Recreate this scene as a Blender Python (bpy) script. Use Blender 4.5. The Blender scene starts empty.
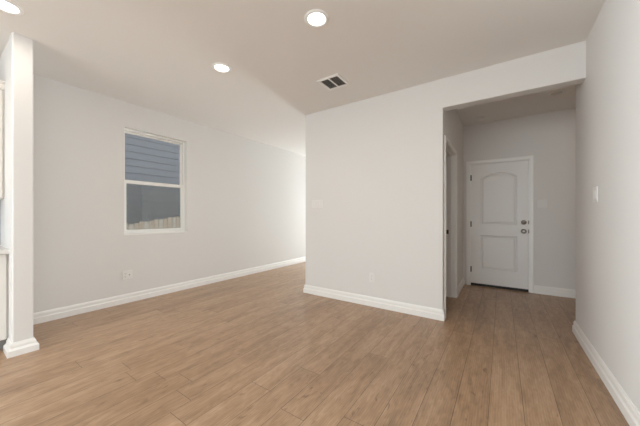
import bpy, bmesh, math, random
from mathutils import Vector, Matrix
random.seed(7)
C = bpy.context.scene.collection
S = bpy.context.scene

# ------------------------------------------------------------------ camera
cam_d = bpy.data.cameras.new('camera')
cam_d.sensor_width = 36.0
cam_d.lens = 15.003
cam_d.shift_y = 2.77 / 640.0
cam_d.clip_start = 0.02
cam = bpy.data.objects.new('camera', cam_d)
C.objects.link(cam)
cam.location = (0, 0, 1.186)
cam.rotation_euler = (math.radians(90), 0, 0.59879)
S.camera = cam

# ------------------------------------------------------------------ world, daylight, exposure
world = bpy.data.worlds.new('sky')
S.world = world
world.use_nodes = True
wn = world.node_tree.nodes
bg = wn['Background']
bg.inputs['Color'].default_value = (0.93, 0.96, 1.0, 1)
bg.inputs['Strength'].default_value = 2.4


def area(name, loc, rot, sx, sy, power, col):
    d = bpy.data.lights.new(name, 'AREA')
    d.shape = 'RECTANGLE'
    d.size, d.size_y = sx, sy
    d.energy = power
    d.color = col
    o = bpy.data.objects.new(name, d)
    C.objects.link(o)
    o.location = loc
    o.rotation_euler = rot
    return o


CAN_W = 3.2
DAY = (0.90, 0.96, 1.0)
# daylight through the patio door at the far end of the dining area, and
# through the windows in the wall behind the camera
area('daylight_patio_door', (-3.35, 9.22, 1.15), (math.radians(-90), 0, 0), 1.4, 2.0, 345, DAY)
area('daylight_rear_window', (-1.93, -4.30, 1.30), (math.radians(90), 0, 0), 4.1, 2.0, 165, DAY)
area('fill_light_kitchen', (-4.50, -1.85, 1.62), (0, math.radians(-90), 0), 1.1, 1.6, 400, DAY)  # fill lamp added at an unseen kitchen window to brighten the right wall
area('fill_light_side', (4.72, -1.10, 1.45), (0, math.radians(90), 0), 1.7, 2.8, 115, DAY)  # fill lamp added at an unseen side window to brighten the left wall

S.view_settings.view_transform = 'Standard'
S.view_settings.look = 'None'
S.view_settings.exposure = 0.06
S.view_settings.gamma = 1.0
S.view_settings.use_curve_mapping = False
S.cycles.max_bounces = 14
S.cycles.diffuse_bounces = 10
S.cycles.transparent_max_bounces = 16
S.cycles.sample_clamp_indirect = 4.0

# ------------------------------------------------------------------ materials


def mat(name, col, rough=0.5, metal=0.0, bump=0.0, scale=200.0, spec=0.5, var=0.0):
    m = bpy.data.materials.new(name)
    m.use_nodes = True
    nt = m.node_tree
    b = nt.nodes['Principled BSDF']
    b.inputs['Base Color'].default_value = (*col, 1)
    b.inputs['Roughness'].default_value = rough
    b.inputs['Metallic'].default_value = metal
    b.inputs['Specular IOR Level'].default_value = spec
    tc = nt.nodes.new('ShaderNodeTexCoord')
    nz = nt.nodes.new('ShaderNodeTexNoise')
    nz.inputs['Scale'].default_value = scale
    nz.inputs['Detail'].default_value = 3
    nt.links.new(tc.outputs['Object'], nz.inputs['Vector'])
    if bump:
        bp = nt.nodes.new('ShaderNodeBump')
        bp.inputs['Strength'].default_value = bump
        bp.inputs['Distance'].default_value = 0.002
        nt.links.new(nz.outputs['Fac'], bp.inputs['Height'])
        nt.links.new(bp.outputs['Normal'], b.inputs['Normal'])
    if var:
        mx = nt.nodes.new('ShaderNodeMix')
        mx.data_type = 'RGBA'
        mx.inputs['A'].default_value = (*[c * (1 - var) for c in col], 1)
        mx.inputs['B'].default_value = (*[min(1, c * (1 + var)) for c in col], 1)
        nt.links.new(nz.outputs['Fac'], mx.inputs['Factor'])
        nt.links.new(mx.outputs['Result'], b.inputs['Base Color'])
    return m


def emit(name, col, strength):
    m = bpy.data.materials.new(name)
    m.use_nodes = True
    nt = m.node_tree
    nt.nodes.remove(nt.nodes['Principled BSDF'])
    e = nt.nodes.new('ShaderNodeEmission')
    e.inputs['Color'].default_value = (*col, 1)
    e.inputs['Strength'].default_value = strength
    nt.links.new(e.outputs[0], nt.nodes['Material Output'].inputs['Surface'])
    return m


def glass(name):
    m = bpy.data.materials.new(name)
    m.use_nodes = True
    nt = m.node_tree
    nt.nodes.remove(nt.nodes['Principled BSDF'])
    t = nt.nodes.new('ShaderNodeBsdfTransparent')
    t.inputs['Color'].default_value = (0.93, 0.95, 0.95, 1)
    g = nt.nodes.new('ShaderNodeBsdfGlossy')
    g.inputs['Roughness'].default_value = 0.01
    fr = nt.nodes.new('ShaderNodeFresnel')
    fr.inputs['IOR'].default_value = 1.45
    mx = nt.nodes.new('ShaderNodeMixShader')
    nt.links.new(fr.outputs[0], mx.inputs[0])
    nt.links.new(t.outputs[0], mx.inputs[1])
    nt.links.new(g.outputs[0], mx.inputs[2])
    nt.links.new(mx.outputs[0], nt.nodes['Material Output'].inputs['Surface'])
    return m


def screen_mat(name):
    # fine fibreglass insect mesh: part see-through, part grey thread
    m = bpy.data.materials.new(name)
    m.use_nodes = True
    nt = m.node_tree
    nt.nodes.remove(nt.nodes['Principled BSDF'])
    t = nt.nodes.new('ShaderNodeBsdfTransparent')
    d = nt.nodes.new('ShaderNodeBsdfDiffuse')
    d.inputs['Color'].default_value = (0.42, 0.41, 0.39, 1)
    mx = nt.nodes.new('ShaderNodeMixShader')
    mx.inputs[0].default_value = 0.26
    nt.links.new(t.outputs[0], mx.inputs[1])
    nt.links.new(d.outputs[0], mx.inputs[2])
    nt.links.new(mx.outputs[0], nt.nodes['Material Output'].inputs['Surface'])
    return m


def wood_floor():
    m = bpy.data.materials.new('oak_plank_floor')
    m.use_nodes = True
    nt = m.node_tree
    N, L = nt.nodes, nt.links
    b = N['Principled BSDF']
    uv = N.new('ShaderNodeUVMap')
    uv.uv_map = 'UVMap'
    at = N.new('ShaderNodeAttribute')
    at.attribute_name = 'plank'
    sp = N.new('ShaderNodeSeparateXYZ')
    L.new(uv.outputs['UV'], sp.inputs[0])
    sc = N.new('ShaderNodeSeparateXYZ')
    L.new(at.outputs['Vector'], sc.inputs[0])

    def mth(op, a, c=None):
        n = N.new('ShaderNodeMath')
        n.operation = op
        for i, v in enumerate((a, c)):
            if v is None:
                continue
            if isinstance(v, (int, float)):
                n.inputs[i].default_value = v
            else:
                L.new(v, n.inputs[i])
        return n.outputs[0]

    u, v = sp.outputs['X'], sp.outputs['Y']
    rnd, seed, ln = sc.outputs['X'], sc.outputs['Y'], sc.outputs['Z']
    edge_u = mth('MINIMUM', u, mth('SUBTRACT', PW, u))
    edge_v = mth('MINIMUM', v, mth('SUBTRACT', mth('MULTIPLY', ln, 4.0), v))
    edge = mth('MINIMUM', edge_u, edge_v)
    groove = mth('LESS_THAN', edge, 0.0016)

    def vec(su, sv):
        cb = N.new('ShaderNodeCombineXYZ')
        L.new(mth('ADD', mth('MULTIPLY', u, su), mth('MULTIPLY', seed, 91.0)), cb.inputs[0])
        L.new(mth('ADD', mth('MULTIPLY', v, sv), mth('MULTIPLY', rnd, 57.0)), cb.inputs[1])
        L.new(mth('MULTIPLY', seed, 37.0), cb.inputs[2])
        return cb.outputs[0]

    def noise(vv, scale, detail=4, dist=0.0, rough=0.55):
        n = N.new('ShaderNodeTexNoise')
        n.inputs['Scale'].default_value = scale
        n.inputs['Detail'].default_value = detail
        n.inputs['Distortion'].default_value = dist
        n.inputs['Roughness'].default_value = rough
        L.new(vv, n.inputs['Vector'])
        return n.outputs['Fac']

    broad = noise(vec(9.0, 1.5), 1.0, 3, 0.6)           # long soft cloudy figure
    grain = noise(vec(110.0, 5.0), 1.0, 4, 0.3)         # fine pores
    knot = noise(vec(20.0, 8.0), 1.0, 2, 1.2, 0.4)
    blot = noise(vec(38.0, 9.0), 1.0, 3, 0.8)           # short flecks      # dark smudges around knots
    cb = N.new('ShaderNodeCombineXYZ')
    wv = N.new('ShaderNodeTexWave')
    wv.wave_type = 'BANDS'
    wv.bands_direction = 'X'
    wv.inputs['Scale'].default_value = 5.0
    wv.inputs['Distortion'].default_value = 7.0
    wv.inputs['Detail'].default_value = 2.0
    wv.inputs['Detail Scale'].default_value = 0.6
    L.new(vec(4.5, 0.55), wv.inputs['Vector'])

    tone = mth('ADD', mth('MULTIPLY', mth('SUBTRACT', rnd, 0.5), 0.13),
               mth('ADD', mth('MULTIPLY', mth('SUBTRACT', broad, 0.5), 0.85),
                   mth('ADD', mth('MULTIPLY', mth('SUBTRACT', grain, 0.5), 0.42),
                       mth('MULTIPLY', mth('SUBTRACT', wv.outputs['Fac'], 0.5), 0.13))))
    kr = N.new('ShaderNodeMapRange')
    kr.inputs['From Min'].default_value = 0.66
    kr.inputs['From Max'].default_value = 0.80
    L.new(knot, kr.inputs['Value'])
    tone = mth('ADD', tone, mth('MULTIPLY', mth('SUBTRACT', blot, 0.5), 0.85))
    tone = mth('SUBTRACT', tone, mth('MULTIPLY', kr.outputs[0], 0.42))
    fac = mth('ADD', tone, 0.5)
    ramp = N.new('ShaderNodeValToRGB')
    e = ramp.color_ramp.elements
    e[0].position, e[0].color = 0.0, (*FLOOR_DARK, 1)
    e[1].position, e[1].color = 1.0, (*FLOOR_LIGHT, 1)
    mid = ramp.color_ramp.elements.new(0.5)
    mid.color = (*FLOOR_MID, 1)
    L.new(fac, ramp.inputs[0])
    mx = N.new('ShaderNodeMix')
    mx.data_type = 'RGBA'
    mx.inputs['B'].default_value = (*[c * 0.42 for c in FLOOR_DARK], 1)
    L.new(ramp.outputs[0], mx.inputs['A'])
    L.new(mth('MULTIPLY', groove, 0.85), mx.inputs['Factor'])
    L.new(mx.outputs['Result'], b.inputs['Base Color'])
    L.new(mth('ADD', 0.27, mth('MULTIPLY', grain, 0.14)), b.inputs['Roughness'])
    b.inputs['Specular IOR Level'].default_value = 0.6
    bp = N.new('ShaderNodeBump')
    bp.inputs['Strength'].default_value = 0.25
    bp.inputs['Distance'].default_value = 0.001
    L.new(mth('SUBTRACT', mth('MULTIPLY', grain, 0.5), groove), bp.inputs['Height'])
    L.new(bp.outputs['Normal'], b.inputs['Normal'])
    return m


PW = 0.176
FLOOR_DARK = (0.180, 0.108, 0.062)
FLOOR_MID = (0.370, 0.233, 0.138)
FLOOR_LIGHT = (0.53, 0.365, 0.24)

M = {}
M['wall'] = mat('greige_wall_paint', (0.72, 0.707, 0.692), 0.7, bump=0.10, scale=160, spec=0.25)
M['ceiling'] = mat('ceiling_paint', (0.785, 0.765, 0.742), 0.85, bump=0.35, scale=120, spec=0.15)
M['trim'] = mat('white_trim_paint', (0.84, 0.83, 0.81), 0.35, bump=0.02, scale=60)
M['door'] = mat('white_door_paint', (0.82, 0.81, 0.795), 0.38, bump=0.03, scale=90)
M['cab'] = mat('cabinet_paint', (0.72, 0.69, 0.65), 0.42, bump=0.02, scale=80)
M['vinyl'] = mat('white_vinyl', (0.86, 0.86, 0.84), 0.35, bump=0.01, scale=60)
M['plate'] = mat('white_plastic', (0.765, 0.75, 0.735), 0.3, bump=0.01, scale=100)
M['slot'] = mat('dark_slot', (0.05, 0.048, 0.045), 0.6, bump=0.05, scale=100)
M['nickel'] = mat('satin_nickel', (0.40, 0.38, 0.355), 0.30, metal=1.0, bump=0.02, scale=120)
M['bronze'] = mat('dark_bronze', (0.10, 0.085, 0.07), 0.4, metal=0.8, bump=0.02, scale=120)
M['thresh'] = mat('dark_threshold', (0.018, 0.016, 0.015), 0.6, bump=0.1, scale=80)
M['toe'] = mat('toe_kick_shadowed_board', (0.30, 0.285, 0.265), 0.7, bump=0.05, scale=60)  # shade of the recess put into the board's darker colour
M['counter'] = mat('pale_quartz', (0.66, 0.63, 0.60), 0.25, scale=240, var=0.06)
M['splash'] = mat('dark_tile', (0.085, 0.075, 0.07), 0.35, bump=0.2, scale=40, var=0.4)
M['ventdark'] = mat('duct_shade', (0.06, 0.058, 0.055), 0.8, bump=0.05, scale=60)  # near-black colour for the shade inside the duct
M['ventslat'] = mat('vent_slat_paint', (0.40, 0.385, 0.36), 0.5, bump=0.02, scale=60)
M['lens'] = emit('lit_lens', (1.0, 0.96, 0.90), 6.0)
M['lens_off'] = mat('unlit_lens', (0.62, 0.60, 0.57), 0.4, bump=0.02, scale=80)
M['glass'] = glass('window_glass')
M['screen'] = screen_mat('insect_screen_mesh')
M['siding'] = mat('grey_lap_siding', (0.163, 0.170, 0.186), 0.75, bump=0.3, scale=30, var=0.08)
M['sidingedge'] = mat('corner_board_paint', (0.30, 0.31, 0.33), 0.7, bump=0.1, scale=30)
M['cedar'] = mat('sunlit_tone_cedar', (0.78, 0.64, 0.50), 0.85, bump=0.4, scale=40, var=0.25)  # pale tone carries sunlight on the pickets, put into the colour
M['cedar2'] = mat('sunlit_pale_cedar', (0.86, 0.77, 0.66), 0.85, bump=0.4, scale=40, var=0.2)  # brighter pickets, sunlight put into the colour
M['earth'] = mat('dry_ground', (0.34, 0.28, 0.21), 0.95, bump=0.6, scale=14, var=0.3)
M['stucco'] = mat('exterior_wall', (0.55, 0.52, 0.48), 0.9, bump=0.3, scale=60)
M['floor'] = wood_floor()

# ------------------------------------------------------------------ mesh helpers


def link(name, bm, m, parent=None, smooth=False, bevel=0.0, seg=2):
    bmesh.ops.recalc_face_normals(bm, faces=bm.faces)
    me = bpy.data.meshes.new(name)
    bm.to_mesh(me)
    bm.free()
    if m is not None:
        me.materials.append(m)
    if smooth:
        for p in me.polygons:
            p.use_smooth = True
    o = bpy.data.objects.new(name, me)
    C.objects.link(o)
    if parent is not None:
        o.parent = parent
    if bevel:
        md = o.modifiers.new('bevel', 'BEVEL')
        md.width = bevel
        md.segments = seg
        md.limit_method = 'ANGLE'
        md.angle_limit = math.radians(40)
    return o


def box(bm, x0, x1, y0, y1, z0, z1):
    v = [bm.verts.new((x, y, z)) for x in (x0, x1) for y in (y0, y1) for z in (z0, z1)]
    for q in ((0, 1, 3, 2), (4, 6, 7, 5), (0, 4, 5, 1), (2, 3, 7, 6), (0, 2, 6, 4), (1, 5, 7, 3)):
        bm.faces.new([v[i] for i in q])
    return v


def boxes(*bs):
    bm = bmesh.new()
    for b in bs:
        box(bm, *b)
    return bm


def prism(bm, pts, d0, d1, axis='z'):
    """extrude a 2-D polygon: axis z -> (x,y), axis y -> (x,z), axis x -> (y,z)"""
    def P(p, d):
        return {'z': (p[0], p[1], d), 'y': (p[0], d, p[1]), 'x': (d, p[0], p[1])}[axis]
    a = [bm.verts.new(P(p, d0)) for p in pts]
    b = [bm.verts.new(P(p, d1)) for p in pts]
    bm.faces.new(a)
    bm.faces.new(b[::-1])
    n = len(pts)
    for i in range(n):
        bm.faces.new((a[i], b[i], b[(i + 1) % n], a[(i + 1) % n]))


def rounded(pts, rad, seg=4):
    """round the polygon corners listed in rad {index: radius}"""
    out = []
    n = len(pts)
    for i, p in enumerate(pts):
        r = rad.get(i)
        if not r:
            out.append(p)
            continue
        p = Vector(p)
        a = (Vector(pts[i - 1]) - p).normalized()
        b = (Vector(pts[(i + 1) % n]) - p).normalized()
        c = p + (a + b) * r
        s, e = p + a * r - c, p + b * r - c
        for k in range(seg + 1):
            t = k / seg * math.pi / 2
            q = c + s * math.cos(t) + e * math.sin(t)
            out.append((q.x, q.y))
    return out


def lathe(bm, prof, seg=32, mtx=None):
    """revolve (r, z) points about z; r = 0 closes the end"""
    rings = []
    for r, z in prof:
        if r < 1e-6:
            rings.append([bm.verts.new((0, 0, z))])
        else:
            rings.append([bm.verts.new((r * math.cos(2 * math.pi * k / seg), r * math.sin(2 * math.pi * k / seg), z)) for k in range(seg)])
    for A, B in zip(rings, rings[1:]):
        for k in range(seg):
            k2 = (k + 1) % seg
            if len(A) == 1 and len(B) == 1:
                continue
            if len(A) == 1:
                bm.faces.new((A[0], B[k], B[k2]))
            elif len(B) == 1:
                bm.faces.new((A[k], A[k2], B[0]))
            else:
                bm.faces.new((A[k], B[k], B[k2], A[k2]))
    if mtx is not None:
        vs = [v for r in rings for v in r]
        bmesh.ops.transform(bm, matrix=mtx, verts=vs)


def sweep(path, prof):
    """profile (offset to the right of the heading, z) run along a plan path with mitred corners"""
    bm = bmesh.new()
    P = [Vector(p) for p in path]
    rows = []
    for i, p in enumerate(P):
        ns = []
        if i > 0:
            d = (p - P[i - 1]).normalized()
            ns.append(Vector((d.y, -d.x)))
        if i < len(P) - 1:
            d = (P[i + 1] - p).normalized()
            ns.append(Vector((d.y, -d.x)))
        if len(ns) == 2:
            m = (ns[0] + ns[1]).normalized()
            m = m / m.dot(ns[0])
        else:
            m = ns[0]
        rows.append([bm.verts.new((p.x + m.x * o, p.y + m.y * o, z)) for o, z in prof])
    n = len(prof)
    for A, B in zip(rows, rows[1:]):
        for k in range(n):
            bm.faces.new((A[k], B[k], B[(k + 1) % n], A[(k + 1) % n]))
    bm.faces.new(rows[0])
    bm.faces.new(rows[-1][::-1])
    return bm


def empty(name, loc=(0, 0, 0), rz=0.0):
    o = bpy.data.objects.new(name, None)
    o.empty_display_size = 0.1
    C.objects.link(o)
    o.location = loc
    o.rotation_euler = (0, 0, rz)
    return o


def tag(o, label, cat, group=None):
    o['label'] = label
    o['category'] = cat
    if group:
        o['group'] = group
    return o


def struct(o):
    o['kind'] = 'structure'
    return o


def room(name, bm, m, **k):
    return struct(link(name, bm, m, **k))


# ------------------------------------------------------------------ key planes (metres, camera at x = y = 0)
XA = -4.23          # left wall
YB = 3.28           # front face of the middle wall
XC = 0.615          # right wall
XB = -2.516         # left end of the middle wall
XJ = -0.556         # left jamb of the wide opening and the passage's left wall
YD = 5.24           # passage back wall
H = 2.74
HEAD = 2.41
WY0, WY1, WZ0, WZ1 = 1.489, 2.364, 0.93, 2.40      # window opening

# ------------------------------------------------------------------ floor: every plank a face
bm = bmesh.new()
uvl = bm.loops.layers.uv.new('UVMap')
col = bm.faces.layers.float_vector.new('plank')
known = {-5: 1.22, -7: 1.30, -8: 0.82, -6: 1.64, -10: 1.06, -12: 0.84, -4: 2.15, 0: 2.68, 2: 3.11, -3: 1.38, -2: 1.30, -1: 1.22, 1: 1.62, 3: 1.50}
FY0, FY1 = -4.4, 9.15
PL = 1.83
for r in range(-24, 28):
    x0 = -0.243 + r * PW
    x1 = x0 + PW
    j = known.get(r)
    if j is None:
        j = random.uniform(0, PL)
    y = j
    while y > FY0:
        y -= PL
    while y < FY1:
        a, b2 = max(y, FY0), min(y + PL, FY1)
        if b2 - a > 1e-4:
            vs = [bm.verts.new(p) for p in ((x0, a, 0), (x1, a, 0), (x1, b2, 0), (x0, b2, 0))]
            f = bm.faces.new(vs)
            for lp, c in zip(f.loops, ((0, a - y), (PW, a - y), (PW, b2 - y), (0, b2 - y))):
                lp[uvl].uv = c
            f[col] = Vector((random.random(), random.random(), PL / 4.0))
        y += PL
XF0, XF1 = -0.243 - 24 * PW, -0.243 + 28 * PW
# slab under the planks
me_floor = link('floor', bm, M['floor'])
struct(me_floor)
room('subfloor', boxes((XF0, XF1, FY0, FY1, -0.20, -0.004)), M['stucco'])
room('ceiling', boxes((-4.42, 4.66, FY0, FY1 + 0.02, H, H + 0.2)), M['ceiling'])

# ------------------------------------------------------------------ walls
T = XA - 0.17
room('wall_left', boxes(
    (T, XA, FY0, -2.70, -0.02, H + 0.02), (T, XA, -1.00, WY0, -0.02, H + 0.02),
    (T, XA, -2.70, -1.00, -0.02, 1.05), (T, XA, -2.70, -1.00, 2.2, H + 0.02), (T, XA, WY1, FY1, -0.02, H + 0.02),
    (T, XA, WY0, WY1, -0.02, WZ0), (T, XA, WY0, WY1, WZ1, H + 0.02)), M['wall'])

bm = bmesh.new()
plan = [(XB, 9.02), (XB, YB), (XJ, YB), (XJ, YB + 0.13), (XB + 0.12, YB + 0.13), (XB + 0.12, 9.02)]
prism(bm, rounded(plan, {1: 0.014}), -0.01, H + 0.01, 'z')
room('wall_center', bm, M['wall'])
bm = bmesh.new()
prism(bm, rounded([(YB, HEAD), (YB, H + 0.01), (YB + 0.13, H + 0.01), (YB + 0.13, HEAD)], {0: 0.008, 3: 0.008}), XJ, XC + 0.02, 'x')
room('wall_center_header', bm, M['wall'])

bm = bmesh.new()
plan = [(XC, 0.9), (XC, 3.70), (2.3, 3.70), (2.3, 3.57), (XC + 0.13, 3.57), (XC + 0.13, 1.03), (4.5, 1.03), (4.5, 0.9)]
prism(bm, rounded(plan, {1: 0.014}), -0.01, H + 0.01, 'z')
room('wall_right', bm, M['wall'])

DY0, DY1, DZ = 3.44, 4.285, 2.06      # doorway in the passage's left wall
room('wall_passage_left', boxes(
    (XJ - 0.125, XJ, YB + 0.13, DY0 - 0.018, -0.01, H + 0.01),
    (XJ - 0.125, XJ, DY1 + 0.018, YD, -0.01, H + 0.01),
    (XJ - 0.125, XJ, DY0 - 0.018, DY1 + 0.018, DZ + 0.018, H + 0.01)), M['wall'])
DX0, DX1, DTOP = -0.452, 0.350, 2.062   # door slab opening in the back wall
room('wall_passage_back', boxes(
    (XB + 0.12, DX0, YD, YD + 0.14, -0.01, H + 0.01), (DX1, 2.4, YD, YD + 0.14, -0.01, H + 0.01),
    (DX0, DX1, YD, YD + 0.14, DTOP, H + 0.01)), M['wall'])
room('wall_passage_right', boxes((2.2, 2.32, 3.57, YD + 0.14, -0.01, H + 0.01)), M['wall'])

PX0, PX1 = -4.05, -2.65                 # patio door in the dining end wall
room('wall_end', boxes(
    (T, PX0, 8.98, 9.12, -0.01, H + 0.01), (PX1, XB + 0.12, 8.98, 9.12, -0.01, H + 0.01),
    (PX0, PX1, 8.98, 9.12, 2.12, H + 0.01)), M['wall'])
RX0, RX1, RZ0, RZ1 = -4.0, 0.15, 0.30, 2.30
room('wall_rear', boxes(
    (T, RX0, -4.2, -4.06, -0.01, H + 0.01), (RX1, 4.62, -4.2, -4.06, -0.01, H + 0.01),
    (RX0, RX1, -4.2, -4.06, -0.01, RZ0), (RX0, RX1, -4.2, -4.06, RZ1, H + 0.01)), M['wall'])

SWY0, SWY1 = -2.5, 0.3  # unseen window opening added to let light onto the left wall
room('wall_side', boxes(
    (4.5, 4.62, -4.06, SWY0, -0.01, H + 0.01), (4.5, 4.62, SWY1, 1.03, -0.01, H + 0.01),
    (4.5, 4.62, SWY0, SWY1, -0.01, 0.6), (4.5, 4.62, SWY0, SWY1, 2.3, H + 0.01)), M['wall'])

# stub wall that ends the kitchen run, and the kitchen's own back wall
SX, SY0, SY1 = -3.420, 0.395, 0.521
bm = bmesh.new()
prism(bm, rounded([(XA, SY0), (SX, SY0), (SX, SY1), (XA, SY1)], {1: 0.012, 2: 0.012}), -0.01, H + 0.01, 'z')
room('wall_stub', bm, M['wall'])
KX = -4.11
room('wall_kitchen', boxes((XA, KX, -0.45, SY0, -0.01, H + 0.01)), M['wall'])

# ------------------------------------------------------------------ baseboards
BB = [(-0.004, 0.0), (0.020, 0.0), (0.020, 0.062), (0.0155, 0.068), (0.0125, 0.074), (0.0125, 0.100), (0.0105, 0.107), (0.006, 0.119), (0.0, 0.122), (-0.004, 0.122)]
BS = [(-0.004, 0.0), (0.030, 0.0), (0.030, 0.050), (0.022, 0.057), (0.014, 0.066), (0.014, 0.086), (0.011, 0.094), (0.006, 0.107), (0.0, 0.110), (-0.004, 0.110)]
room('baseboard_left', sweep([(XA, SY1), (XA, 8.98)], BB), M['trim'])
room('baseboard_center', sweep([(XB, 8.98), (XB, YB), (XJ, YB), (XJ, 3.372)], BB), M['trim'])
room('baseboard_passage_left', sweep([(XJ, DY1 + 0.057), (XJ, YD)], BB), M['trim'])
room('baseboard_passage_back', sweep([(DX1 + 0.057, YD), (2.2, YD)], BB), M['trim'])
room('baseboard_right', sweep([(2.2, 3.70), (XC, 3.70), (XC, 0.9), (4.5, 0.9)], BB), M['trim'])
room('baseboard_stub', sweep([(-3.60, SY0), (SX, SY0), (SX, SY1), (XA, SY1)], BS), M['trim'])
room('baseboard_rear', sweep([(4.5, -4.06), (-4.23, -4.06)], BB), M['trim'])

# ------------------------------------------------------------------ window in the left wall
w = struct(empty('window_1', (XA, (WY0 + WY1) / 2, WZ0)))


def wpart(name, bm, m, parent=w, **k):
    # geometry given in world metres; shift into the parent's frame
    off = Vector((0, 0, 0))
    p = parent
    while p is not None:
        off += p.location
        p = p.parent
    bmesh.ops.translate(bm, verts=bm.verts, vec=-off)
    return link(name, bm, m, parent, **k)


def ring(x0, x1, y0, y1, z0, z1, t, tb=None, tt=None):
    tb = t if tb is None else tb
    tt = t if tt is None else tt
    return [(x0, x1, y0, y0 + t, z0, z1), (x0, x1, y1 - t, y1, z0, z1),
            (x0, x1, y0 + t, y1 - t, z0, z0 + tb), (x0, x1, y0 + t, y1 - t, z1 - tt, z1)]


FX0, FX1 = XA - 0.155, XA - 0.075
wpart('frame', boxes(*ring(FX0, FX1, WY0, WY1, WZ0, WZ1, 0.028, 0.03, 0.03)), M['vinyl'], bevel=0.003)
ZM = 1.688
up = wpart('upper_sash', boxes(*ring(FX0 + 0.012, FX0 + 0.04, WY0 + 0.028, WY1 - 0.028, ZM - 0.045, WZ1 - 0.03, 0.022, 0.035, 0.025)), M['vinyl'], bevel=0.002)
link('pane', boxes((FX0 + 0.022 - w.location.x, FX0 + 0.027 - w.location.x, WY0 + 0.045 - w.location.y, WY1 - 0.045 - w.location.y, ZM - 0.02 - w.location.z, WZ1 - 0.045 - w.location.z)), M['glass'], up)
lo = wpart('lower_sash', boxes(*ring(FX0 + 0.042, FX0 + 0.07, WY0 + 0.028, WY1 - 0.028, WZ0 + 0.03, ZM, 0.030, 0.028, 0.050)), M['vinyl'], bevel=0.002)
link('pane', boxes((FX0 + 0.054 - w.location.x, FX0 + 0.059 - w.location.x, WY0 + 0.05 - w.location.y, WY1 - 0.05 - w.location.y, WZ0 + 0.055 - w.location.z, ZM - 0.035 - w.location.z)), M['glass'], lo)
sc_ = wpart('insect_screen', boxes((FX0 + 0.004, FX0 + 0.0045, WY0 + 0.036, WY1 - 0.036, WZ0 + 0.036, ZM - 0.03)), M['screen'])
link('screen_frame', boxes(*[(a - w.location.x, b2 - w.location.x, c - w.location.y, d - w.location.y, e - w.location.z, f - w.location.z)
     for a, b2, c, d, e, f in ring(FX0 + 0.001, FX0 + 0.008, WY0 + 0.028, WY1 - 0.028, WZ0 + 0.03, ZM - 0.02, 0.012)]), M['sidingedge'], sc_)
wpart('jamb_liner', boxes((FX1, XA - 0.001, WY0, WY0 + 0.004, WZ0, WZ1), (FX1, XA - 0.001, WY1 - 0.004, WY1, WZ0, WZ1),
                         (FX1, XA - 0.001, WY0 + 0.004, WY1 - 0.004, WZ1 - 0.004, WZ1)), M['trim'])
wpart('window_sill', boxes((FX1, XA + 0.004, WY0, WY1, WZ0 - 0.012, WZ0 + 0.006)), M['trim'], bevel=0.003)

# patio door and rear windows: where the daylight comes in (outside the frame)
d3 = struct(empty('door_3', (PX0, 9.03, 0)))
bm = boxes((0, 0.06, 0, 0.07, 0, 2.12), (PX1 - PX0 - 0.06, PX1 - PX0, 0, 0.07, 0, 2.12), (0.06, PX1 - PX0 - 0.06, 0, 0.07, 2.06, 2.12),
           (0.06, PX1 - PX0 - 0.06, 0, 0.07, 0, 0.08), ((PX1 - PX0) / 2 - 0.04, (PX1 - PX0) / 2 + 0.04, 0, 0.07, 0.08, 2.06))
link('door_frame', bm, M['vinyl'], d3, bevel=0.003)
link('pane', boxes((0.05, PX1 - PX0 - 0.05, 0.03, 0.036, 0.07, 2.07)), M['glass'], d3)
w2 = struct(empty('window_2', (RX0, -4.15, RZ0)))
ww, hh = RX1 - RX0, RZ1 - RZ0
fr = [(0, 0.05, 0, 0.07, 0, hh), (ww - 0.05, ww, 0, 0.07, 0, hh), (0.05, ww - 0.05, 0, 0.07, 0, 0.05), (0.05, ww - 0.05, 0, 0.07, hh - 0.05, hh)]
for k in (1, 2):
    fr.append((ww * k / 3 - 0.03, ww * k / 3 + 0.03, 0, 0.07, 0.05, hh - 0.05))
link('window_frame', boxes(*fr), M['vinyl'], w2, bevel=0.003)
link('pane', boxes((0.04, ww - 0.04, 0.03, 0.036, 0.04, hh - 0.04)), M['glass'], w2)

for nm, x, y0_, y1_, z0_, z1_ in (('added_window_3', XA - 0.14, -2.70, -1.00, 1.05, 2.2), ('added_window_4', 4.53, SWY0, SWY1, 0.6, 2.3)):  # unseen kitchen and side windows, added as openings for the fill lamps
    w3 = struct(empty(nm, (x, y0_, z0_)))
    ww, hh = y1_ - y0_, z1_ - z0_
    link('window_frame', boxes(*ring(0, 0.06, 0, ww, 0, hh, 0.05), (0, 0.06, ww / 2 - 0.025, ww / 2 + 0.025, 0.05, hh - 0.05)), M['vinyl'], w3, bevel=0.003)
    link('pane', boxes((0.028, 0.034, 0.04, ww - 0.04, 0.04, hh - 0.04)), M['glass'], w3)

# ------------------------------------------------------------------ door at the end of the passage
door = struct(empty('door_1', ((DX0 + DX1) / 2, YD, 0)))
cx = door.location.x


def dpart(name, bm, m, parent=door, **k):
    bmesh.ops.translate(bm, verts=bm.verts, vec=(-cx, -YD, 0))
    return link(name, bm, m, parent, **k)


# casing: mitred flat stock with a stepped face
def casing_prof(bm, inner, w_, y_face, y_back):
    """three-sided casing: inner = (x0, x1, ztop)"""
    x0, x1, zt = inner
    steps = [(0.0, y_face + 0.006), (0.010, y_face + 0.003), (0.018, y_face), (w_ - 0.012, y_face - 0.003), (w_ - 0.004, y_face), (w_, y_back)]
    def loop(o):
        return [(x0 - o, 0.0), (x0 - o, zt + o), (x1 + o, zt + o), (x1 + o, 0.0)]
    rows = []
    for o, y in [(0.0, y_back)] + steps:
        rows.append([bm.verts.new((x, y, z)) for x, z in loop(o)])
    for A, B in zip(rows, rows[1:]):
        for k in range(3):
            bm.faces.new((A[k], A[k + 1], B[k + 1], B[k]))
    for k in (0, 3):
        bm.faces.new([r[k] for r in rows])


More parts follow.
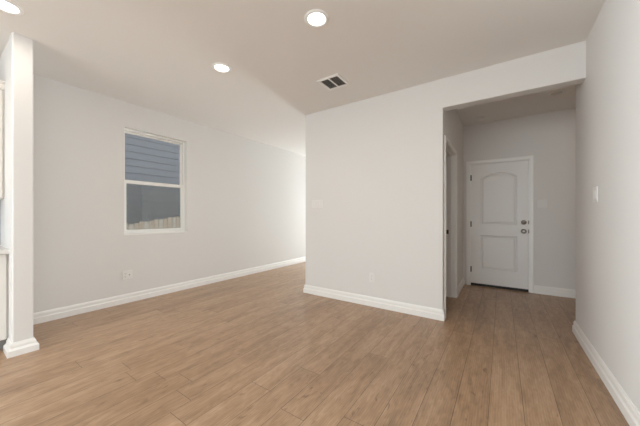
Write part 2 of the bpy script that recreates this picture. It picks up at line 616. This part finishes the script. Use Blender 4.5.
bm = bmesh.new()
casing_prof(bm, (DX0 + 0.004, DX1 - 0.004, DTOP - 0.004), 0.062, YD - 0.014, YD + 0.004)
dpart('casing', bm, M['trim'])
# jamb lining
dpart('jamb', boxes((DX0, DX0 + 0.008, YD + 0.002, YD + 0.14, 0, DTOP), (DX1 - 0.008, DX1, YD + 0.002, YD + 0.14, 0, DTOP),
                    (DX0 + 0.008, DX1 - 0.008, YD + 0.002, YD + 0.14, DTOP - 0.008, DTOP)), M['trim'])
dpart('threshold', boxes((DX0 + 0.008, DX1 - 0.008, YD + 0.012, YD + 0.14, 0.0, 0.022)), M['thresh'])
dpart('door_sweep', boxes((DX0 + 0.012, DX1 - 0.012, YD + 0.020, YD + 0.05, 0.022, 0.040)), M['thresh'])


def door_slab(x0, x1, z0, z1, yf, thick):
    """two-panel moulded slab, the upper panel with an arched head; face at y = yf looking to -y"""
    bm = bmesh.new()
    fd = 0.016
    box(bm, x0, x1, yf + fd, yf + thick, z0, z1)
    mid = (x0 + x1) / 2
    px0, px1 = mid - 0.252, mid + 0.252
    a0, a1, a2 = 1.040, 1.815, 1.900          # upper panel: bottom, springing, crown
    b0, b1 = 0.290, 0.860                     # lower panel

    def outline(kind, o):
        l, r = px0 + o, px1 - o
        if kind == 'low':
            return [(l, b0 + o), (r, b0 + o), (r, b1 - o), (l, b1 - o)]
        pts = [(l, a0 + o), (r, a0 + o)]
        n = 20
        hw = (px1 - px0) / 2
        rise = a2 - a1
        R = (hw * hw + rise * rise) / (2 * rise)
        zc = a2 - R
        for k in range(n + 1):
            x = r + (l - r) * k / n
            pts.append((x, zc + math.sqrt((R - o) ** 2 - (x - mid) ** 2)))
        return pts

    def V(p, d):
        return bm.verts.new((p[0], yf + d, p[1]))

    def face(poly):
        prism(bm, poly, yf, yf + fd, 'y')

    face([(x0, z0), (px0, z0), (px0, z1), (x0, z1)])
    face([(px1, z0), (x1, z0), (x1, z1), (px1, z1)])
    face([(px0, z0), (px1, z0), (px1, b0), (px0, b0)])
    face([(px0, b1), (px1, b1), (px1, a0), (px0, a0)])
    arch = outline('up', 0.0)[2:]
    face([(px0, z1), (px1, z1)] + arch)
    for kind in ('low', 'up'):
        rings = []
        for o, d in ((0.0, 0.0), (0.006, 0.004), (0.013, 0.0145), (0.024, 0.0145), (0.048, 0.002)):
            rings.append([V(p, d) for p in outline(kind, o)])
        for A, B in zip(rings, rings[1:]):
            n = len(A)
            for k in range(n):
                bm.faces.new((A[k], A[(k + 1) % n], B[(k + 1) % n], B[k]))
        bm.faces.new(rings[-1])
    return bm


slab = dpart('door_slab', door_slab(DX0 + 0.011, DX1 - 0.011, 0.040, DTOP - 0.011, YD + 0.008, 0.044), M['door'])
YF = YD + 0.008


def knob_prof(kind):
    if kind == 'knob':
        return [(0.0, 0.0), (0.032, 0.0), (0.033, 0.004), (0.028, 0.009), (0.014, 0.012), (0.012, 0.030), (0.018, 0.036), (0.027, 0.044), (0.0295, 0.054), (0.026, 0.064), (0.015, 0.070), (0.0, 0.071)]
    return [(0.0, 0.0), (0.031, 0.0), (0.0315, 0.006), (0.026, 0.015), (0.016, 0.018), (0.015, 0.022), (0.0, 0.0225)]


for nm, z in (('door_knob', 0.943), ('deadbolt', 1.083)):
    bm = bmesh.new()
    lathe(bm, [(r_ * 1.14, z_) for r_, z_ in knob_prof('knob' if nm == 'door_knob' else 'bolt')], 28, Matrix.Translation((0.281, YF, z)) @ Matrix.Rotation(math.radians(90), 4, 'X'))
    o = dpart(nm, bm, M['nickel'], smooth=True)
    o['label'] = 'brushed nickel door knob' if nm == 'door_knob' else 'round brushed nickel deadbolt above the knob'
    if nm == 'deadbolt':
        t = boxes((0.281 - 0.004, 0.281 + 0.004, YF - 0.036, YF - 0.022, z - 0.016, z + 0.016))
        dpart('thumb_turn', t, M['nickel'], o, bevel=0.002)
    dpart('strike_plate', boxes((DX1 - 0.0125, DX1 - 0.0035, YD - 0.010, YD + 0.012, z - 0.028, z + 0.028)), M['bronze'])
for z in (1.835, 1.045, 0.275):
    bm = bmesh.new()
    box(bm, DX0 + 0.003, DX0 + 0.022, YD + 0.003, YD + 0.0085, z - 0.045, z + 0.045)
    lathe(bm, [(0, -0.048), (0.0065, -0.048), (0.0065, 0.048), (0, 0.048)], 12, Matrix.Translation((DX0 + 0.010, YD - 0.002, z)))
    o = dpart('hinge', bm, M['bronze'])
    o['label'] = 'dark metal hinge'

# cased doorway in the passage's left wall
tr = struct(empty('door_2', (XJ, (DY0 + DY1) / 2, 0)))


def tpart(name, bm, m, **k):
    bmesh.ops.translate(bm, verts=bm.verts, vec=(-XJ, -(DY0 + DY1) / 2, 0))
    return link(name, bm, m, tr, **k)


tpart('jamb', boxes((XJ - 0.127, XJ + 0.002, DY0 - 0.018, DY0, 0, DZ), (XJ - 0.150, XJ + 0.002, DY1, DY1 + 0.018, 0, DZ),
                    (XJ - 0.127, XJ + 0.002, DY0 - 0.018, DY1 + 0.018, DZ, DZ + 0.018)), M['trim'])
tpart('door_stop', boxes((XJ - 0.085, XJ - 0.050, DY1 - 0.010, DY1, 0, DZ), (XJ - 0.085, XJ - 0.050, DY0, DY0 + 0.010, 0, DZ),
                         (XJ - 0.085, XJ - 0.050, DY0 + 0.01, DY1 - 0.01, DZ - 0.010, DZ)), M['trim'])
bm = bmesh.new()
cw = 0.060
for o, (xa, xb) in ((0, (XJ - 0.001, XJ + 0.012)), (0.02, (XJ - 0.001, XJ + 0.016))):
    w_ = cw - o
    box(bm, xa, xb, DY0 - 0.004 - cw + o * 0.2, DY0 - 0.004 - o, 0, DZ + 0.004 + cw - o * 0.2)
    box(bm, xa, xb, DY1 + 0.004 + o, DY1 + 0.004 + cw - o * 0.2, 0, DZ + 0.004 + cw - o * 0.2)
    box(bm, xa, xb, DY0 - 0.004 - o, DY1 + 0.004 + o, DZ + 0.004 + o, DZ + 0.004 + cw - o * 0.2)
tpart('casing', bm, M['trim'])
o = tpart('strike_plate', boxes((XJ - 0.118, XJ - 0.090, DY1 - 0.0015, DY1 + 0.002, 0.92, 0.98)), M['bronze'])

# ------------------------------------------------------------------ kitchen run at the left edge
LX0 = KX


def shaker(bm, xf, y0, y1, z0, z1, th=0.020, rail=0.058):
    """door lying in the y-z plane, front face at x = xf looking to +x"""
    box(bm, xf - th, xf, y0, y0 + rail, z0, z1)
    box(bm, xf - th, xf, y1 - rail, y1, z0, z1)
    box(bm, xf - th, xf, y0 + rail, y1 - rail, z0, z0 + rail)
    box(bm, xf - th, xf, y0 + rail, y1 - rail, z1 - rail, z1)
    box(bm, xf - th, xf - th * 0.5, y0 + rail, y1 - rail, z0 + rail, z1 - rail)


def cabinet(name, y0, y1, z0, z1, xfront, label, toe=False, crown=False):
    c = tag(empty(name, (KX, y0, z0)), label, 'cabinet')
    ox, oy, oz = KX, y0, z0
    def cp(n, bm, m, parent=c, **k):
        bmesh.ops.translate(bm, verts=bm.verts, vec=(-ox, -oy, -oz))
        return link(n, bm, m, parent, **k)
    zb = z0 + 0.10 if toe else z0
    zt = z1 - 0.07 if crown else z1
    cp('body', boxes((KX + 0.003, xfront - 0.021, y0, y1, zb, zt)), M['cab'])
    if toe:
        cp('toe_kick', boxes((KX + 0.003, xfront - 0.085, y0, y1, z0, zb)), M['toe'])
    if crown:
        bm = bmesh.new()
        prism(bm, [(KX + 0.003, zt), (xfront - 0.012, zt), (xfront + 0.004, zt + 0.02), (xfront + 0.008, zt + 0.045), (xfront + 0.034, z1 - 0.008), (xfront + 0.034, z1), (KX + 0.003, z1)], y0, y1, 'y')
        cp('crown_moulding', bm, M['cab'])
    ymid = (y0 + y1) / 2
    for a, b2, hy in ((y0 + 0.003, ymid - 0.0015, ymid - 0.03), (ymid + 0.0015, y1 - 0.014, ymid + 0.03)):
        bm = bmesh.new()
        shaker(bm, xfront, a, b2, zb + 0.004, zt - 0.006)
        d = cp('door', bm, M['cab'], bevel=0.0015)
        hz = zb + 0.10 if crown else zt - 0.14
        bm = boxes((xfront + 0.022, xfront + 0.030, hy - 0.004, hy + 0.004, hz - 0.06, hz + 0.06),
                   (xfront - 0.002, xfront + 0.023, hy - 0.004, hy + 0.004, hz - 0.05, hz - 0.042),
                   (xfront - 0.002, xfront + 0.023, hy - 0.004, hy + 0.004, hz + 0.042, hz + 0.05))
        cp('handle', bm, M['nickel'], d, bevel=0.002)
    return c


cabinet('wall_cabinet', -0.42, SY0 - 0.001, 1.345, 2.425, -3.815, 'tall pale painted upper cabinet on the kitchen wall at the left edge', crown=True)
cabinet('base_cabinet', -0.42, SY0 - 0.001, 0.0, 0.855, -3.590, 'pale painted lower cabinet with shade-darkened toe kick against the stub wall', toe=True)
o = link('countertop', boxes((0, 0.565, 0, 0.818, 0, 0.038)), M['counter'], bevel=0.003)
o.location = (KX, -0.42, 0.855)
tag(o, 'pale stone countertop over the lower cabinet at the left edge', 'countertop')
o = link('backsplash', boxes((0, 0.022, 0, 0.818, 0, 0.45)), M['splash'])
o.location = (KX, -0.42, 0.894)
tag(o, 'dark backsplash between the countertop and the upper cabinet', 'backsplash')

# ------------------------------------------------------------------ ceiling lights
def ceiling_light(x, y, label, lit=True, R=0.098, watts=None, tint=(1.0, 0.90, 0.78)):
    t = tag(empty('ceiling_light', (x, y, H)), label, 'light')
    t['group'] = 'recessed ceiling lights'
    bm = bmesh.new()
    r = R * 0.70
    lathe(bm, [(r, 0.0), (r, -0.004), (r + 0.008, -0.011), (R - 0.008, -0.008), (R, -0.002), (R, 0.001), (r, 0.001)], 40)
    link('trim_ring', bm, M['trim'], t, smooth=True)
    bm = bmesh.new()
    lathe(bm, [(0, -0.0055), (r * 0.6, -0.0055), (r * 0.999, -0.004), (r * 0.999, 0.0)], 40)
    link('lens', bm, M['lens'] if lit else M['lens_off'], t, smooth=True)
    if lit:
        d = bpy.data.lights.new('ceiling_light_lamp', 'AREA')
        d.shape = 'DISK'
        d.size = 0.13
        d.energy = watts or CAN_W
        d.color = tint
        l = bpy.data.objects.new('lamp', d)
        C.objects.link(l)
        l.parent = t
        l.location = (0, 0, -0.014)
    return t


ceiling_light(-1.207, 1.722, 'lit recessed ceiling light nearest the square air vent')
ceiling_light(-2.430, 1.732, 'lit recessed ceiling light over the floor in front of the window')
ceiling_light(-3.03, 0.315, 'lit recessed ceiling light cut off at the top left corner')
ceiling_light(0.57, 4.47, 'unlit recessed ceiling light on the dark passage ceiling behind the header', lit=False, R=0.085)

# unseen lights added for fill behind the camera, matching the lit recessed ones
for x, y, where in ((-3.0, -1.3, 'over the kitchen aisle'), (-1.2, -1.3, 'behind the camera'), (-1.2, -3.0, 'by the rear window'), (2.6, -2.4, 'over the side room')):
    ceiling_light(x, y, 'added unseen recessed ceiling light ' + where)

ceiling_light(1.55, 4.45, 'added unseen recessed light around the corner of the passage', watts=3.0, tint=(1.0, 0.80, 0.60))  # unseen warm lamp added to brighten the passage

# smoke detector on the passage ceiling
sd = tag(empty('smoke_detector', (-0.29, 4.93, H)), 'small round smoke detector on the passage ceiling above the white door', 'smoke detector')
bm = bmesh.new()
lathe(bm, [(0, -0.012), (0.066, -0.012), (0.066, 0.0), (0, 0)], 32)
link('mounting_plate', bm, M['plate'], sd)
bm = bmesh.new()
lathe(bm, [(0, -0.042), (0.035, -0.042), (0.052, -0.037), (0.060, -0.026), (0.061, -0.0125), (0, -0.0125)], 32)
link('cover', bm, M['plate'], sd, smooth=True)

# ------------------------------------------------------------------ square ceiling vent
VX0, VX1, VY0, VY1 = -1.765, -1.477, 2.512, 2.795
vt = tag(empty('ceiling_vent', ((VX0 + VX1) / 2, (VY0 + VY1) / 2, H)), 'square white air vent with two banks of dark louvres on the ceiling', 'vent')
hw, hd = (VX1 - VX0) / 2, (VY1 - VY0) / 2
b = 0.034
bm = bmesh.new()
rings = []
for o, z in ((0.0, 0.0), (0.0, -0.004), (0.006, -0.010), (b - 0.004, -0.010), (b, -0.006), (b, 0.0)):
    rings.append([bm.verts.new(p) for p in ((-hw + o, -hd + o, z), (hw - o, -hd + o, z), (hw - o, hd - o, z), (-hw + o, hd - o, z))])
for A, B in zip(rings, rings[1:] + rings[:1]):
    for k in range(4):
        bm.faces.new((A[k], A[(k + 1) % 4], B[(k + 1) % 4], B[k]))
box(bm, -0.007, 0.007, -hd + b, hd - b, -0.010, -0.001)
link('frame', bm, M['trim'], vt)
link('backing', boxes((-hw + b, hw - b, -hd + b, hd - b, -0.0012, 0.0)), M['ventdark'], vt)  # flat dark plate stands in for the shaded duct opening
sl = None
for side in (-1, 1):
    for k in range(6):
        xx = side * (0.016 + (hw - b - 0.018) * (k + 0.4) / 6)
        if sl is None:
            bm = boxes((-0.0055, 0.0055, -hd + b, hd - b, -0.0006, 0.0006))
            sl = link('slat', bm, M['ventslat'], vt)
            o = sl
        else:
            o = sl.copy()
            C.objects.link(o)
            o.parent = vt
        o.location = (xx, 0, -0.0058)
        o.rotation_euler = (0, math.radians(34), 0)

# ------------------------------------------------------------------ outlets and switches
def wall_item(name, loc, rz, width, height, gangs, label, cat):
    """plate lies in local x-z, looks to -y"""
    t = tag(empty(name, loc, rz), label, cat)
    bm = bmesh.new()
    w2_, h2 = width / 2, height / 2
    prism(bm, rounded([(-w2_, -h2), (w2_, -h2), (w2_, h2), (-w2_, h2)], {0: 0.006, 1: 0.006, 2: 0.006, 3: 0.006}), -0.0055, 0.001, 'y')
    link('plate', bm, M['plate'], t, bevel=0.0025)
    n = len(gangs)
    for i, g in enumerate(gangs):
        x = (i - (n - 1) / 2) * 0.046
        if g == 'rocker':
            bm = bmesh.new()
            prism(bm, [(-0.0085, 0.033), (-0.0055, 0.033), (-0.0045, -0.033), (-0.0085, -0.033)], x - 0.0165, x + 0.0165, 'x')
            # tilt: top pressed in
            prism(bm, [(-0.0055, -0.033), (-0.0085, -0.033), (-0.0060, 0.033), (-0.0055, 0.033)], x - 0.0160, x + 0.0160, 'x')
            link('rocker', bm, M['plate'], t)
        elif g == 'socket':
            for dz in (0.0195, -0.0195):
                bm = bmesh.new()
                pts = [(x - 0.017, dz - 0.009), (x - 0.011, dz - 0.014), (x + 0.011, dz - 0.014), (x + 0.017, dz - 0.009), (x + 0.017, dz + 0.009), (x + 0.011, dz + 0.014), (x - 0.011, dz + 0.014), (x - 0.017, dz + 0.009)]
                prism(bm, pts, -0.0075, -0.005, 'y')
                s = link('socket', bm, M['plate'], t)
                bm = boxes((x - 0.0075, x - 0.0050, -0.0079, -0.0070, dz - 0.001, dz + 0.008), (x + 0.0050, x + 0.0075, -0.0079, -0.0070, dz - 0.001, dz + 0.007),
                           (x - 0.0022, x + 0.0022, -0.0079, -0.0070, dz - 0.010, dz - 0.006))
                link('slot', bm, M['slot'], s)
        elif g == 'jack':
            bm = bmesh.new()
            lathe(bm, [(0, 0), (0.008, 0), (0.008, 0.004), (0.005, 0.004), (0.005, 0.011), (0, 0.011)], 16, Matrix.Translation((x, -0.0055, 0)) @ Matrix.Rotation(math.radians(90), 4, 'X'))
            link('jack', bm, M['nickel'], t)
    return t


wall_item('wall_outlet', (XA, 1.527, 0.377), math.radians(90), 0.118, 0.120, ['socket', 'jack'], 'white double outlet plate low on the left wall under the window', 'outlet')
wall_item('wall_outlet', (-1.412, YB, 0.374), 0, 0.076, 0.122, ['socket'], 'white single outlet plate low on the middle wall above its baseboard', 'outlet')
wall_item('light_switch', (-2.285, YB, 1.362), 0, 0.205, 0.116, ['rocker'] * 4, 'wide white multi-rocker switch plate at the left end of the middle wall', 'light switch')
wall_item('light_switch', (XC, 2.99, 1.355), math.radians(-90), 0.118, 0.122, ['rocker'] * 2, 'white switch plate on the right wall just before the opening', 'light switch')
wall_item('light_switch', (0.502, YD, 1.370), 0, 0.116, 0.120, ['rocker'] * 2, 'white switch plate on the passage back wall right of the white door', 'light switch')

# ------------------------------------------------------------------ outside the window
room('ground', boxes((-14, 8, -8, 16, -0.32, -0.22)), M['earth'])
hs = tag(empty('neighbour_house', (-7.75, 3.0, -0.22)), 'neighbouring house wall of grey horizontal lap siding seen through the window', 'house')
bm = bmesh.new()
EXP, LAP = 0.178, 0.016
ht = 4.6
n = int(ht / EXP)
pts = [(-0.2, 0.0)]
for k in range(n):
    pts.append((LAP, k * EXP))
    pts.append((0.002, (k + 1) * EXP))
pts.append((-0.2, n * EXP))
prism(bm, pts, -6.5, 7.5, 'y')
# prism(axis y) takes (x, z) pairs
link('siding_wall', bm, M['siding'], hs)
bm = boxes((-0.1, 0.55, -6.8, 7.8, n * EXP, n * EXP + 0.18))
link('eave', bm, M['sidingedge'], hs)
link('foundation', boxes((-0.2, -0.01, -6.5, 7.5, -0.12, 0.0)), M['stucco'], hs)

fx = -6.45
fn = tag(empty('wooden_fence', (fx, 2.4, -0.22)), 'low wooden picket fence coloured as if sunlit outside the window before the grey house', 'fence')
base = None
k = 0
y = 0.2
while y < 5.2:
    # tops sag in the middle of the run and rise to both ends
    t = (y - 2.35)
    top = 1.235 + (0.20 * min(1.0, t / 1.3) if t > 0 else 0.14 * min(1.0, -t / 0.7) ** 1.5) + (0.02 if k % 3 == 0 else 0.0)
    bm = bmesh.new()
    wd = 0.086
    prism(bm, [(0, 0.0), (wd, 0.0), (wd, top - 0.03), (wd - 0.022, top), (0.022, top), (0, top - 0.03)], -0.009, 0.009, 'x')
    p = link('picket', bm, M['cedar2'] if k % 3 == 1 else M['cedar'], fn)
    p.location = (0, y - 2.4, 0)
    y += 0.098
    k += 1
for z in (0.30, 0.95):
    link('rail', boxes((-0.05, -0.010, -2.2, 2.8, z, z + 0.085)), M['cedar'], fn)
